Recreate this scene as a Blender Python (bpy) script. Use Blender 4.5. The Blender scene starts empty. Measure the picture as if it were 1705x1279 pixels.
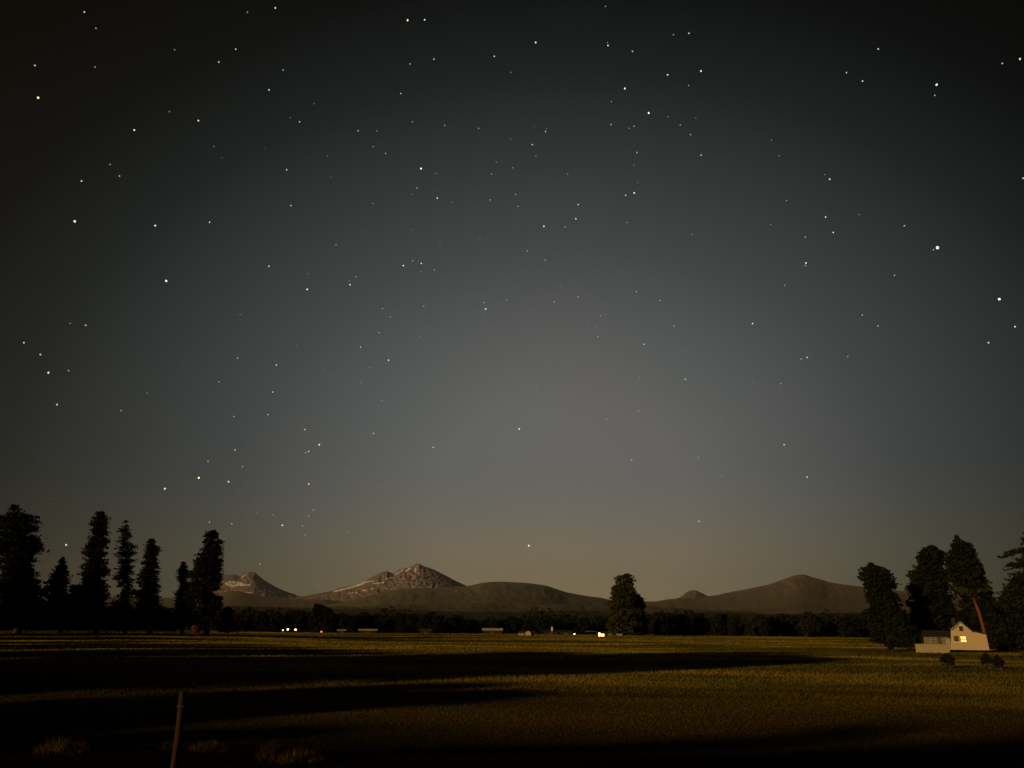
import bpy, math, random
import numpy as np
from mathutils import Vector, Matrix, noise as mn

random.seed(7)
rng = np.random.default_rng(11)
sc = bpy.context.scene
COL = sc.collection
F = 1288.0
PITCH = math.radians(17.56)
ROLL = math.radians(0.47)
CAMH = 3.5
RM = Matrix.Rotation(math.pi / 2 + PITCH, 3, 'X') @ Matrix.Rotation(ROLL, 3, 'Z')
CAM = Vector((0, 0, CAMH))
R2D = math.radians

# ---------------------------------------------------------------- helpers
def ray(px, py):
    return (RM @ Vector(((px - 852.5) / F, -(py - 639.5) / F, -1.0))).normalized()

def sstep(a, b, x):
    t = np.clip((x - a) / (b - a), 0, 1)
    return t * t * (3 - 2 * t)

def terr(x, y):
    x = np.asarray(x, float); y = np.asarray(y, float)
    yy = np.maximum(y, 1.0)
    z = 1.75 * (1 - sstep(7, 30, y))
    z = z + 0.6 * sstep(150, 400, y)
    z = z + 1.3 * sstep(0.15, 0.5, -x / yy) * sstep(100, 240, y) * (1 - sstep(260, 420, y))
    w = sstep(14, 40, y) * (1 - .6*sstep(120, 260, y)) * (1 - sstep(600, 1500, y))
    z = z + w * 0.10 * (np.sin(x * 0.071 + y * 0.052) + np.sin(x * 0.033 - y * 0.041 + 1.7) + 0.6 * np.sin(x * 0.13 + y * 0.017))
    return z

def T(x, y): return float(terr(x, y))

def ground(px, py):
    d = ray(px, py)
    t = 4.0
    while t < 3000:
        p = CAM + d * t
        if p.z <= T(p.x, p.y): return p
        t += max(0.3, t * 0.004)
    return p

class Frame:
    """vertical plane facing the viewer through column cx at horizontal range R"""
    def __init__(s, cx, R, ybase=1050):
        d = ray(cx, ybase); a = math.atan2(d.x, d.y)
        s.az = a; s.R = R
        s.n = Vector((math.sin(a), math.cos(a), 0)); s.r = Vector((math.cos(a), -math.sin(a), 0))
        s.c = s.n * R; s.gz = T(s.c.x, s.c.y)
        s.loc = Vector((s.c.x, s.c.y, s.gz)); s.rz = -a
    def uz(s, px, py, back=0.0):
        d = ray(px, py); t = (s.R + back) / d.dot(s.n)
        p = CAM + d * t
        return (p - s.c).dot(s.r), p.z - s.gz

def tag(o, label=None, cat=None, group=None, kind=None):
    if label: o['label'] = label
    if cat: o['category'] = cat
    if group: o['group'] = group
    if kind: o['kind'] = kind
    return o

def empty(name, loc, rz=0.0):
    o = bpy.data.objects.new(name, None); COL.objects.link(o)
    o.location = loc; o.rotation_euler = (0, 0, rz); o.empty_display_size = 0.5
    return o

def link(name, me, parent=None, mat=None):
    o = bpy.data.objects.new(name, me); COL.objects.link(o)
    if parent: o.parent = parent
    if mat: me.materials.append(mat)
    return o

class MB:
    def __init__(s): s.v = []; s.f = []
    def add(s, vs, fs):
        n = len(s.v); s.v += [tuple(v) for v in vs]; s.f += [tuple(i + n for i in f) for f in fs]; return s
    def box(s, x0, x1, y0, y1, z0, z1):
        return s.add([(x0,y0,z0),(x1,y0,z0),(x1,y1,z0),(x0,y1,z0),(x0,y0,z1),(x1,y0,z1),(x1,y1,z1),(x0,y1,z1)],
                     [(0,3,2,1),(4,5,6,7),(0,1,5,4),(1,2,6,5),(2,3,7,6),(3,0,4,7)])
    def prism(s, pts, y0, y1):          # polygon in x,z (counter-clockwise seen from -y) extruded along y
        n = len(pts)
        vs = [(x, y0, z) for x, z in pts] + [(x, y1, z) for x, z in pts]
        fs = [tuple(range(n)), tuple(range(2*n-1, n-1, -1))] + [(i, i+n, (i+1) % n + n, (i+1) % n) for i in range(n)]
        return s.add(vs, fs)
    def tube(s, pts, rs, k=7):
        n0 = len(pts); vs = []
        for i, p in enumerate(pts):
            p = Vector(p)
            d = (Vector(pts[min(i+1, n0-1)]) - Vector(pts[max(i-1, 0)])).normalized()
            a = d.orthogonal().normalized() if abs(d.z) < .95 else Vector((1,0,0)).cross(d).normalized()
            b = d.cross(a)
            for j in range(k):
                t = 2*math.pi*j/k
                vs.append(p + (a*math.cos(t) + b*math.sin(t)) * rs[i])
        fs = [(i*k+j, i*k+(j+1) % k, (i+1)*k+(j+1) % k, (i+1)*k+j) for i in range(n0-1) for j in range(k)]
        fs += [tuple(range(k-1, -1, -1)), tuple(range((n0-1)*k, n0*k))]
        return s.add(vs, fs)
    def sphere(s, c, r, n=8, m=6, sz=1.0):
        vs = [(c[0], c[1], c[2]-r*sz)]
        for i in range(1, m):
            ph = -math.pi/2 + math.pi*i/m
            for j in range(n):
                t = 2*math.pi*j/n
                vs.append((c[0]+r*math.cos(ph)*math.cos(t), c[1]+r*math.cos(ph)*math.sin(t), c[2]+r*sz*math.sin(ph)))
        vs.append((c[0], c[1], c[2]+r*sz)); L = len(vs)-1
        fs = [(0, 1+(j+1) % n, 1+j) for j in range(n)]
        for i in range(m-2):
            fs += [(1+i*n+j, 1+i*n+(j+1) % n, 1+(i+1)*n+(j+1) % n, 1+(i+1)*n+j) for j in range(n)]
        fs += [(1+(m-2)*n+j, 1+(m-2)*n+(j+1) % n, L) for j in range(n)]
        return s.add(vs, fs)
    def build(s, name, mat=None, parent=None, smooth=False):
        me = bpy.data.meshes.new(name); me.from_pydata(s.v, [], s.f); me.update()
        if smooth:
            me.polygons.foreach_set('use_smooth', [True]*len(me.polygons))
        return link(name, me, parent, mat)

def np_mesh(name, verts, tris):
    """verts (n,3) float, tris (m,3) int"""
    me = bpy.data.meshes.new(name)
    me.vertices.add(len(verts)); me.vertices.foreach_set('co', np.asarray(verts, np.float32).ravel())
    m = len(tris)
    me.loops.add(m*3); me.loops.foreach_set('vertex_index', np.asarray(tris, np.int32).ravel())
    me.polygons.add(m)
    me.polygons.foreach_set('loop_start', np.arange(0, m*3, 3, dtype=np.int32))
    me.polygons.foreach_set('loop_total', np.full(m, 3, np.int32))
    me.update(calc_edges=True); me.validate()
    return me

# ---------------------------------------------------------------- materials
def newmat(name):
    m = bpy.data.materials.new(name); m.use_nodes = True
    nt = m.node_tree
    return m, nt, nt.nodes['Principled BSDF']

def mottled(name, c0, c1, scale=3.0, rough=0.9, detail=4.0, spec=0.15, stretch=(1,1,1), bump=0.0, coord='Object'):
    m, nt, b = newmat(name)
    tc = nt.nodes.new('ShaderNodeTexCoord'); mp = nt.nodes.new('ShaderNodeMapping'); mp.inputs['Scale'].default_value = stretch
    n = nt.nodes.new('ShaderNodeTexNoise'); n.inputs['Scale'].default_value = scale; n.inputs['Detail'].default_value = detail
    r = nt.nodes.new('ShaderNodeValToRGB'); r.color_ramp.elements[0].position = .35; r.color_ramp.elements[1].position = .65
    r.color_ramp.elements[0].color = (*c0, 1); r.color_ramp.elements[1].color = (*c1, 1)
    nt.links.new(tc.outputs[coord], mp.inputs['Vector']); nt.links.new(mp.outputs[0], n.inputs['Vector'])
    nt.links.new(n.outputs['Fac'], r.inputs[0]); nt.links.new(r.outputs[0], b.inputs['Base Color'])
    b.inputs['Roughness'].default_value = rough; b.inputs['Specular IOR Level'].default_value = spec
    if bump:
        bp = nt.nodes.new('ShaderNodeBump'); bp.inputs['Strength'].default_value = bump; bp.inputs['Distance'].default_value = .05
        nt.links.new(n.outputs['Fac'], bp.inputs['Height']); nt.links.new(bp.outputs[0], b.inputs['Normal'])
    return m

def boards(name, c0, c1, pitch=0.15):
    m, nt, b = newmat(name)
    tc = nt.nodes.new('ShaderNodeTexCoord'); w = nt.nodes.new('ShaderNodeTexWave'); w.wave_type = 'BANDS'; w.bands_direction = 'Z'
    w.wave_profile = 'SAW'; w.inputs['Scale'].default_value = 1/(pitch*6.28)*2*math.pi/2; w.inputs['Distortion'].default_value = 0
    n = nt.nodes.new('ShaderNodeTexNoise'); n.inputs['Scale'].default_value = 1.3; n.inputs['Detail'].default_value = 5
    mix = nt.nodes.new('ShaderNodeMix'); mix.data_type = 'RGBA'
    mix.inputs['A'].default_value = (*c0, 1); mix.inputs['B'].default_value = (*c1, 1)
    nt.links.new(tc.outputs['Object'], w.inputs['Vector']); nt.links.new(tc.outputs['Object'], n.inputs['Vector'])
    nt.links.new(n.outputs['Fac'], mix.inputs['Factor']); nt.links.new(mix.outputs['Result'], b.inputs['Base Color'])
    bp = nt.nodes.new('ShaderNodeBump'); bp.inputs['Strength'].default_value = .5; bp.inputs['Distance'].default_value = .02
    nt.links.new(w.outputs['Fac'], bp.inputs['Height']); nt.links.new(bp.outputs[0], b.inputs['Normal'])
    b.inputs['Roughness'].default_value = .8; b.inputs['Specular IOR Level'].default_value = .2
    return m

def glow(name, c, s):
    m, nt, b = newmat(name)
    b.inputs['Base Color'].default_value = (.02, .02, .02, 1)
    b.inputs['Emission Color'].default_value = (*c, 1); b.inputs['Emission Strength'].default_value = s
    return m

def field_material(name, k=1.0, thin=False):
    """meadow colours: dry gold, green and dark sedge patches by place"""
    m, nt, b = newmat(name)
    geo = nt.nodes.new('ShaderNodeNewGeometry')
    def noise(scale, stretch, detail=3, off=(0,0,0)):
        mp = nt.nodes.new('ShaderNodeMapping'); mp.inputs['Scale'].default_value = stretch; mp.inputs['Location'].default_value = off
        n = nt.nodes.new('ShaderNodeTexNoise'); n.inputs['Scale'].default_value = scale; n.inputs['Detail'].default_value = detail
        nt.links.new(geo.outputs['Position'], mp.inputs['Vector']); nt.links.new(mp.outputs[0], n.inputs['Vector'])
        return n.outputs['Fac']
    def ramp(src, stops):
        r = nt.nodes.new('ShaderNodeValToRGB'); e = r.color_ramp.elements
        e[0].position, e[0].color = stops[0][0], (*stops[0][1], 1); e[1].position, e[1].color = stops[-1][0], (*stops[-1][1], 1)
        for p, c in stops[1:-1]:
            x = e.new(p); x.color = (*c, 1)
        nt.links.new(src, r.inputs[0]); return r.outputs[0]
    g = lambda c: tuple(k*x for x in c)
    big = ramp(noise(.024, (.4, 1.0, 0), 4), [(.34, g((.026,.024,.005))), (.45, g((.085,.066,.009))), (.55, g((.23,.150,.017))), (.66, g((.060,.070,.009)))])
    fine = ramp(noise(.11, (.45, 1, 0), 5, (30, 9, 0)), [(.34, (.42,.45,.5)), (.5, (.85,.85,.85)), (.66, (1.2,1.15,1.0))])
    mx = nt.nodes.new('ShaderNodeMix'); mx.data_type = 'RGBA'; mx.blend_type = 'MULTIPLY'; mx.inputs['Factor'].default_value = 1
    nt.links.new(big, mx.inputs['A']); nt.links.new(fine, mx.inputs['B'])
    # colour fades to near black toward the viewer, painting the near shade in
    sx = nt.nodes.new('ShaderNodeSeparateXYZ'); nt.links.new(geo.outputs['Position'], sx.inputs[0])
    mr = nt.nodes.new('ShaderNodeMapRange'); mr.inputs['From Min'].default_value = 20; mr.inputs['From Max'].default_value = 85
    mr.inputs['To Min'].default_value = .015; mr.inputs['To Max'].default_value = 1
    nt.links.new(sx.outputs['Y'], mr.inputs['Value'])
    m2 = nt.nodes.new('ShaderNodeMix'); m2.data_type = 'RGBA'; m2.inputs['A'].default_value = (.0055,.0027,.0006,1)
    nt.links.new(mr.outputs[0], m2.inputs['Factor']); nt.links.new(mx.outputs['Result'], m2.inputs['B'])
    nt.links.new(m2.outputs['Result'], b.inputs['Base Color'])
    b.inputs['Roughness'].default_value = 1; b.inputs['Specular IOR Level'].default_value = .02
    if thin:
        tr = nt.nodes.new('ShaderNodeBsdfTranslucent'); mxs = nt.nodes.new('ShaderNodeMixShader'); mxs.inputs[0].default_value = .48
        nt.links.new(m2.outputs['Result'], tr.inputs['Color']); nt.links.new(b.outputs[0], mxs.inputs[1]); nt.links.new(tr.outputs[0], mxs.inputs[2])
        nt.links.new(mxs.outputs[0], nt.nodes['Material Output'].inputs['Surface'])
    return m

def hill_material(name, c0, c1, scale, snow=False):
    m, nt, b = newmat(name)
    geo = nt.nodes.new('ShaderNodeNewGeometry')
    n = nt.nodes.new('ShaderNodeTexNoise'); n.inputs['Scale'].default_value = scale; n.inputs['Detail'].default_value = 6; n.inputs['Roughness'].default_value = .65
    nt.links.new(geo.outputs['Position'], n.inputs['Vector'])
    r = nt.nodes.new('ShaderNodeValToRGB'); r.color_ramp.elements[0].position = .38; r.color_ramp.elements[1].position = .62
    r.color_ramp.elements[0].color = (*c0, 1); r.color_ramp.elements[1].color = (*c1, 1)
    nt.links.new(n.outputs['Fac'], r.inputs[0]); out = r.outputs[0]
    if snow:
        at = nt.nodes.new('ShaderNodeAttribute'); at.attribute_name = 'snow'
        rr = nt.nodes.new('ShaderNodeMath'); rr.operation = 'MULTIPLY_ADD'; rr.inputs[1].default_value = .8; 
        nt.links.new(n.outputs['Fac'], rr.inputs[0]); nt.links.new(at.outputs['Fac'], rr.inputs[2])
        r2 = nt.nodes.new('ShaderNodeValToRGB'); r2.color_ramp.elements[0].position = .62; r2.color_ramp.elements[1].position = .95
        nt.links.new(rr.outputs[0], r2.inputs[0])
        mx = nt.nodes.new('ShaderNodeMix'); mx.data_type = 'RGBA'; mx.inputs['B'].default_value = (.62,.54,.48,1)
        nt.links.new(r2.outputs[0], mx.inputs['Factor']); nt.links.new(out, mx.inputs['A']); out = mx.outputs['Result']
    nt.links.new(out, b.inputs['Base Color'])
    b.inputs['Roughness'].default_value = 1; b.inputs['Specular IOR Level'].default_value = 0
    return m

M = {}
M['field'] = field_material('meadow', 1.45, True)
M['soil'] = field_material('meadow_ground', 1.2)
M['pine'] = mottled('pine_needles', (.005,.006,.003), (.017,.016,.006), .45, .95, 3, .05)
M['leaf'] = mottled('broad_leaves', (.020,.018,.005), (.052,.044,.011), .35, .95, 3, .05)
M['grove'] = mottled('yard_leaves', (.005,.006,.002), (.016,.016,.005), .35, .95, 3, .05)
M['wood'] = mottled('far_needles', (.009,.009,.004), (.022,.020,.008), .08, 1, 3, .02)
M['bark'] = mottled('bark', (.05,.03,.015), (.11,.06,.028), 2.5, .95, 5, .05, (1,1,.25), .5)
M['redbark'] = mottled('orange_bark', (.085,.028,.006), (.16,.052,.010), 1.2, .9, 5, .1, (1,1,.25), .5)
M['white'] = boards('white_siding', (.34,.222,.105), (.44,.29,.14))
M['cream'] = boards('cream_siding', (.20,.145,.065), (.31,.23,.11))
M['dwall'] = boards('dark_siding', (.012,.009,.005), (.025,.019,.010))
M['shingle'] = mottled('shingles', (.016,.013,.010), (.034,.026,.020), 4, .9, 4, .1)
M['metal'] = mottled('metal_roof', (.34,.28,.14), (.46,.38,.2), .6, .6, 3, .3, (4,1,1))
M['trim'] = mottled('trim', (.20,.16,.09), (.28,.22,.12), 3, .7)
M['brown'] = mottled('brown_panel', (.05,.03,.014), (.09,.05,.024), 3, .8)
M['pale'] = mottled('pale_paint', (.50,.44,.30), (.62,.55,.40), 1.5, .7)
M['post'] = mottled('weathered_wood', (.018,.009,.005), (.045,.020,.010), 6, .95, 5, .05, (1,1,.2), .5)
M['wire'] = mottled('rusty_wire', (.05,.03,.02), (.1,.06,.03), 9, .7)
M['gold'] = mottled('dry_brush', (.030,.018,.004), (.080,.046,.010), 2, 1, 3, .02)
M['redb'] = mottled('red_brush', (.10,.028,.014), (.22,.07,.04), 1.2, 1, 3, .02)
M['darkb'] = mottled('dark_brush', (.008,.008,.004), (.018,.016,.008), 2, 1, 3, .02)
M['glass'] = mottled('dark_glass', (.010,.010,.010), (.02,.018,.015), 1, .15, 2, .5)
M['win'] = glow('lit_window', (1, .38, .08), 3.2)
M['win2'] = glow('lit_window_far', (1, .52, .16), 7)
M['lampw'] = glow('lamp_white', (1, .84, .55), 7)
M['lampy'] = glow('lamp_yellow', (1, .66, .33), 7)
M['lampg'] = glow('lamp_pale', (1, .80, .30), 4)
M['lampr'] = glow('lamp_red', (1, .08, .035), 6)
M['iron'] = mottled('dark_iron', (.03,.03,.03), (.05,.05,.05), 5, .6)

# ---------------------------------------------------------------- ground
def build_ground():
    ys = np.concatenate([np.linspace(-60, 6, 12), np.geomspace(8, 2500, 170), np.geomspace(2800, 60000, 14)])
    us = np.concatenate([np.linspace(-3, -1.05, 10), np.linspace(-1, 1, 161), np.linspace(1.05, 3, 10)])
    V = []
    for y in ys:
        half = max(abs(y), 60)
        x = us * half
        z = terr(x, np.full_like(x, y))
        V.append(np.stack([x, np.full_like(x, y), z], 1))
    V = np.concatenate(V); nu = len(us)
    i, j = np.meshgrid(np.arange(len(ys)-1), np.arange(nu-1), indexing='ij')
    a = (i*nu + j).ravel(); 
    tr = np.concatenate([np.stack([a, a+1, a+nu+1], 1), np.stack([a, a+nu+1, a+nu], 1)])
    me = np_mesh('ground', V, tr)
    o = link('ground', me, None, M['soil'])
    me.polygons.foreach_set('use_smooth', np.ones(len(me.polygons), bool))
    tag(o, 'wide dry meadow ground running to the far trees', None, None, 'structure')
build_ground()

def blades(N, d0, d1, hmin, hmax, wk, tuft, spread=.74):
    d = np.exp(rng.uniform(math.log(d0), math.log(d1), N))
    x = rng.uniform(-1, 1, N) * (d*spread + 2)
    y = d
    # tufts: pull blades toward tuft centres
    q = rng.normal(0, 1, (N, 2)) * .05
    cell = .32 + d*.004
    cx = (np.floor(x/cell) + .5)*cell; cy = (np.floor(y/cell) + .5)*cell
    hsh = np.abs(np.sin(cx*12.9898 + cy*78.233)*43758.5453) % 1
    hs2 = np.abs(np.sin(cx*39.346 + cy*11.135)*24634.6345) % 1
    pull = tuft
    x = x*(1-pull) + (cx + (hsh-.5)*cell)*pull + q[:, 0]; y = y*(1-pull) + (cy + (hs2-.5)*cell)*pull + q[:, 1]
    z = terr(x, y)
    h = rng.uniform(hmin, hmax, N) * (1 - tuft*.6 + 1.2*tuft*hsh)
    w = np.maximum(.008, d*wk)*rng.uniform(.6, 1.4, N)
    a = rng.uniform(0, 2*math.pi, N); dx, dy = np.cos(a)*w, np.sin(a)*w
    lx, ly = rng.normal(0, .3, N)*h, rng.normal(0, .3, N)*h
    v = np.empty((N, 3, 3))
    v[:, 0] = np.stack([x-dx, y-dy, z-.03], 1); v[:, 1] = np.stack([x+dx, y+dy, z-.03], 1); v[:, 2] = np.stack([x+lx, y+ly, z+h], 1)
    return v.reshape(-1, 3)
V = np.concatenate([blades(330000, 8.5, 60, .02, .085, .0010, .15), blades(260000, 45, 480, .06, .19, .0012, .08)])
me = np_mesh('grass', V, np.arange(len(V)).reshape(-1, 3))
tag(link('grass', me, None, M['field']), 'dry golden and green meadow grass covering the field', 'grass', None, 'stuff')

# ---------------------------------------------------------------- hills and mountains
def interp(pts, xs):
    p = np.array(pts, float); return np.interp(xs, p[:, 0], p[:, 1])

def hill(name, label, pts, ybase, D, W, mat, step=2.0, rows=40, rough=0.0, nscale=.05, snow=None, taper=60, jag=0.0, cv=1.0):
    """ridge traced along pts, standing D metres off with its own front and back slopes"""
    x0, x1 = pts[0][0], pts[-1][0]
    xs = np.arange(x0, x1 + .01, step); ry = interp(pts, xs)
    if jag:
        ry = ry + np.array([jag*mn.fractal(Vector((x*.11, D*.001, 3.3)), .8, 2.1, 5) for x in xs])
    tp = np.minimum(1, np.minimum((xs-x0), (x1-xs))/max(taper, 1e-3)) if taper else np.ones_like(xs)
    tp = tp*tp*(3-2*tp)
    yb = ybase + 0*xs
    ry = yb + (ry-yb)*np.maximum(tp, .02)
    nx = len(xs); nf = rows; nb = 8
    kr = np.exp(-.5*(np.arange(-40, 41)*step/13.0)**2); kr /= kr.sum()
    rs = np.convolve(np.pad(ry, 40, mode='edge'), kr, mode='valid')
    V = np.zeros((nf+nb, nx, 3)); S = np.zeros((nf+nb, nx))
    for i in range(nx):
        for j in range(nf):
            t = j/(nf-1)
            py = ry[i] + (yb[i]-ry[i])*t
            d = ray(xs[i], py); az = Vector((d.x, d.y, 0)).length
            n = 0
            if rough:
                p = Vector((xs[i]*nscale, py*nscale*1.3, D*.001))
                n = (1-abs(mn.fractal(p, .7, 2.2, 5))*2.2)*rough*min(1, t*6)*(1-.5*t)
            wt = min(1.0, t*2.5)
            ts = max(0.0, (py-rs[i])/(yb[i]-rs[i])) if yb[i]-rs[i] > 1 else t
            te = t*(1-wt) + ts*wt
            dist = D*math.sqrt(1+((xs[i]-852.5)/F)**2)*.96 - W*(te**cv) - n
            p = CAM + d*(dist/az)
            V[nb+j, i] = p
            if snow: S[nb+j, i] = snow(xs[i], py)
        top = V[nb, i].copy(); hz = V[nb+nf-1, i, 2]
        out = Vector((top[0], top[1], 0)).normalized()
        for k in range(nb):
            s = (nb-k)/nb
            V[k, i] = (top[0]+out.x*W*s, top[1]+out.y*W*s, top[2]-(top[2]-hz)*s**1.2)
    Vf = V.reshape(-1, 3)
    i, j = np.meshgrid(np.arange(nf+nb-1), np.arange(nx-1), indexing='ij')
    a = (i*nx+j).ravel()
    tr = np.concatenate([np.stack([a, a+nx, a+nx+1], 1), np.stack([a, a+nx+1, a+1], 1)])
    me = np_mesh(name, Vf, tr)
    if snow:
        at = me.attributes.new('snow', 'FLOAT', 'POINT'); at.data.foreach_set('value', S.ravel().astype(np.float32))
    me.polygons.foreach_set('use_smooth', np.ones(len(me.polygons), bool))
    return tag(link(name, me, None, mat), label, None, None, 'structure')

def streaks(segs):
    def f(x, y):
        v = 0
        for (ax, ay, bx, by, w) in segs:
            dx, dy = bx-ax, by-ay; L = dx*dx+dy*dy
            t = max(0, min(1, ((x-ax)*dx+(y-ay)*dy)/L)) if L else 0
            d = math.hypot(x-ax-t*dx, y-ay-t*dy)
            v = max(v, 1-d/w) if d < w else v
        return v*.75
    return f

L_PEAK = [(255,1010),(290,1000),(330,975),(360,960),(374,957),(388.6,956.6),(400,959),(406,955),(414,952.4),(424.5,953),(428,956),(435,962),(442,967.5),(450,972),(458,976.5),(466.7,981),(478,985.5),(487.8,988.7),(496,992),(509,996),(530,1003),(560,1012)]
M_PEAK = [(440,1012),(480,1000),(496,993.5),(509,992.5),(530,988),(551,984.5),(561.7,980),(577,976.5),(593,972.8),(604,969),(614.5,963),(631,954.5),(638,952),(642,951.5),(644,949.6),(646,952),(655.7,955.3),(658,954),(663,949.6),(670,947),(678,945.2),(683,943),(688,942),(692.6,938.9),(698,938.3),(702.6,941.8),(713,944.8),(725.8,950),(738.5,956.6),(751,963),(763.8,969.7),(776,975),(800,990),(840,1012)]
M_HILL = [(470,1018),(510,1013),(540,1008),(570,1003),(603,995),(640,985),(666,981),(700,979.5),(740,978.5),(776.5,976),(789,973.9),(801.8,970.7),(816.6,969),(835.6,968.6),(856.7,969.7),(877.8,970.7),(903,973.9),(916,977),(930.8,982.3),(945.6,986.6),(958,989),(977,992.5),(998,995),(1013,998),(1040,1003),(1080,1010),(1130,1018),(1180,1024)]
R_RANGE = [(980,1012),(1040,1004),(1074,1001.8),(1093,1001.5),(1110,998),(1129,996.5),(1160,996),(1184.5,992),(1193,991),(1218,985.5),(1247.8,980),(1279.5,973.5),(1302.7,965.5),(1312,962),(1319.6,959),(1330,956.6),(1340.7,957),(1351,961),(1366,964.4),(1378.7,969),(1402,973),(1423,975.6),(1450,978),(1500,984),(1570,990),(1640,998),(1720,1003),(1800,1010)]
CONE = [(1118,1000),(1126,996.5),(1132,995),(1137.7,990.8),(1142,987),(1146,984.5),(1152.5,982.3),(1158,983),(1161,984),(1166,986.5),(1171.5,989),(1176,991.5),(1183,995),(1190,1000)]
L_RIDGE = [(-120,1006),(0,1000),(100,996),(200,994),(265,995),(300,996),(330,994),(360,988),(385,984),(400,985),(430,991),(470,996),(510,998),(540,998),(580,1003),(640,1008),(720,1016),(800,1024)]

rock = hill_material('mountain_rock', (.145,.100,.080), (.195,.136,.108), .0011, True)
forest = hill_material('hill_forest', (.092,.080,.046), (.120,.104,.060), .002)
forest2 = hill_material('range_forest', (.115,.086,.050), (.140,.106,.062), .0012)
lsnow = streaks([(382,969,402,971,4),(402,962,412,955,1.5),(392,974,416,974,3),(376,972,390,976,4),(436,972,440,982,2),(446,983,458,988,2.4),(408,987,420,987,2.2),(410,993,418,993,2),(480,991,496,993.5,1.6),(430,988,440,992,1.5)])
msnow = streaks([(556,985,575,980.5,3.4),(575,980.5,604,972,3.2),(604,970,622,967.5,1.4),(620,972,642,970,1.4),(580,988,594,987,1.5),(642,964,648,962,2),(650,963,656,962,1.5),(662,955,672,948,1.6),(676,951,683,946,2.2),(656,958,664,953,1),(693,944,697,941,1.4),(691,950,693,946,1.3),(701,946,703,954,2),(703,954,709,955,1.4),(692,948,691,960,.9),(701,958,699,966,.9),(684,964,690,963,1),(686,976,691,977,2),(713,978,718,977,1.8),(726,979,732,980,1.8),(769,974.5,778,976.5,1.2),(617,981,622,979,1.4),(603,983,609,983,1.3),(668,965,674,963,.9)])
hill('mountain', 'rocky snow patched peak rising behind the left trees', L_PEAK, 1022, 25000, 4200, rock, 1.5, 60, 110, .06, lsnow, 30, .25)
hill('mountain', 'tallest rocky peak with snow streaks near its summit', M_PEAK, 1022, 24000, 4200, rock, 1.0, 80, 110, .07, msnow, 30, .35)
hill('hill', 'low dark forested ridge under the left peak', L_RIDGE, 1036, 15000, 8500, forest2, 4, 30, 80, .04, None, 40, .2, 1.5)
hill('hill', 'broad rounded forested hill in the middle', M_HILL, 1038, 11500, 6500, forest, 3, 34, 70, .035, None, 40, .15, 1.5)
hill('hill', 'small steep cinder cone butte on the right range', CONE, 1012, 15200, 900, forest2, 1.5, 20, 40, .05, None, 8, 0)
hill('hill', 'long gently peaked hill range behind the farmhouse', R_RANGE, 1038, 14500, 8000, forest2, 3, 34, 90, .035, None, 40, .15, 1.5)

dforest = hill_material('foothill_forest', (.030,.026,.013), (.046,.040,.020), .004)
FOOT = [(-140,1016),(60,1014),(250,1012),(380,1009),(470,1011),(560,1015),(640,1013),(740,1018),(860,1019),(960,1017),(1080,1021),(1180,1019),(1300,1023),(1420,1020),(1560,1024),(1700,1021),(1840,1026)]
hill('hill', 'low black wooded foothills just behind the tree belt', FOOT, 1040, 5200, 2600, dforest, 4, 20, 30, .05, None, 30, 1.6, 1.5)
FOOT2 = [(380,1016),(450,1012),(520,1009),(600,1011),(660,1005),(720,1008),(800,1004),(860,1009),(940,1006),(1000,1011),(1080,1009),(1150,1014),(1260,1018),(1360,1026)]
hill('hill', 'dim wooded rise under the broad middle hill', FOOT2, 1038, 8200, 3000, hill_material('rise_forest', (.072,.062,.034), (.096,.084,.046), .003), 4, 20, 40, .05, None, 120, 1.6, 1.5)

# ---------------------------------------------------------------- trees
def leaf_cloud(centres, radii, per, size, flat=.7, seed=0, dirs=None, spray=0):
    """triangular leaf sprays scattered through clumps"""
    r = np.random.default_rng(seed)
    n = len(centres); c = np.repeat(centres, per, 0); R = np.repeat(radii, per)[:, None]
    d = r.normal(0, 1, (n*per, 3)); d /= np.linalg.norm(d, axis=1)[:, None]
    off = d*R*(r.uniform(0, 1, (n*per, 1))**.5)*np.array([1, 1, flat])
    if dirs is not None:
        D = np.repeat(dirs, per, 0); k = (off*D).sum(1, keepdims=True)
        tip = np.clip(k/R, -1, 1)
        off = (off - D*k)*(1 - .55*np.maximum(tip, 0)) + D*k*(1+spray)
    p = c + off
    a = r.normal(0, 1, (n*per, 3)); b = r.normal(0, 1, (n*per, 3))
    a /= np.linalg.norm(a, axis=1)[:, None]; b = np.cross(a, b); b /= np.linalg.norm(b, axis=1)[:, None]
    s = size*r.uniform(.6, 1.4, (n*per, 1))
    v = np.stack([p + a*s, p - a*s*.5 + b*s*.6, p - a*s*.5 - b*s*.6], 1)
    return v.reshape(-1, 3)

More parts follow.
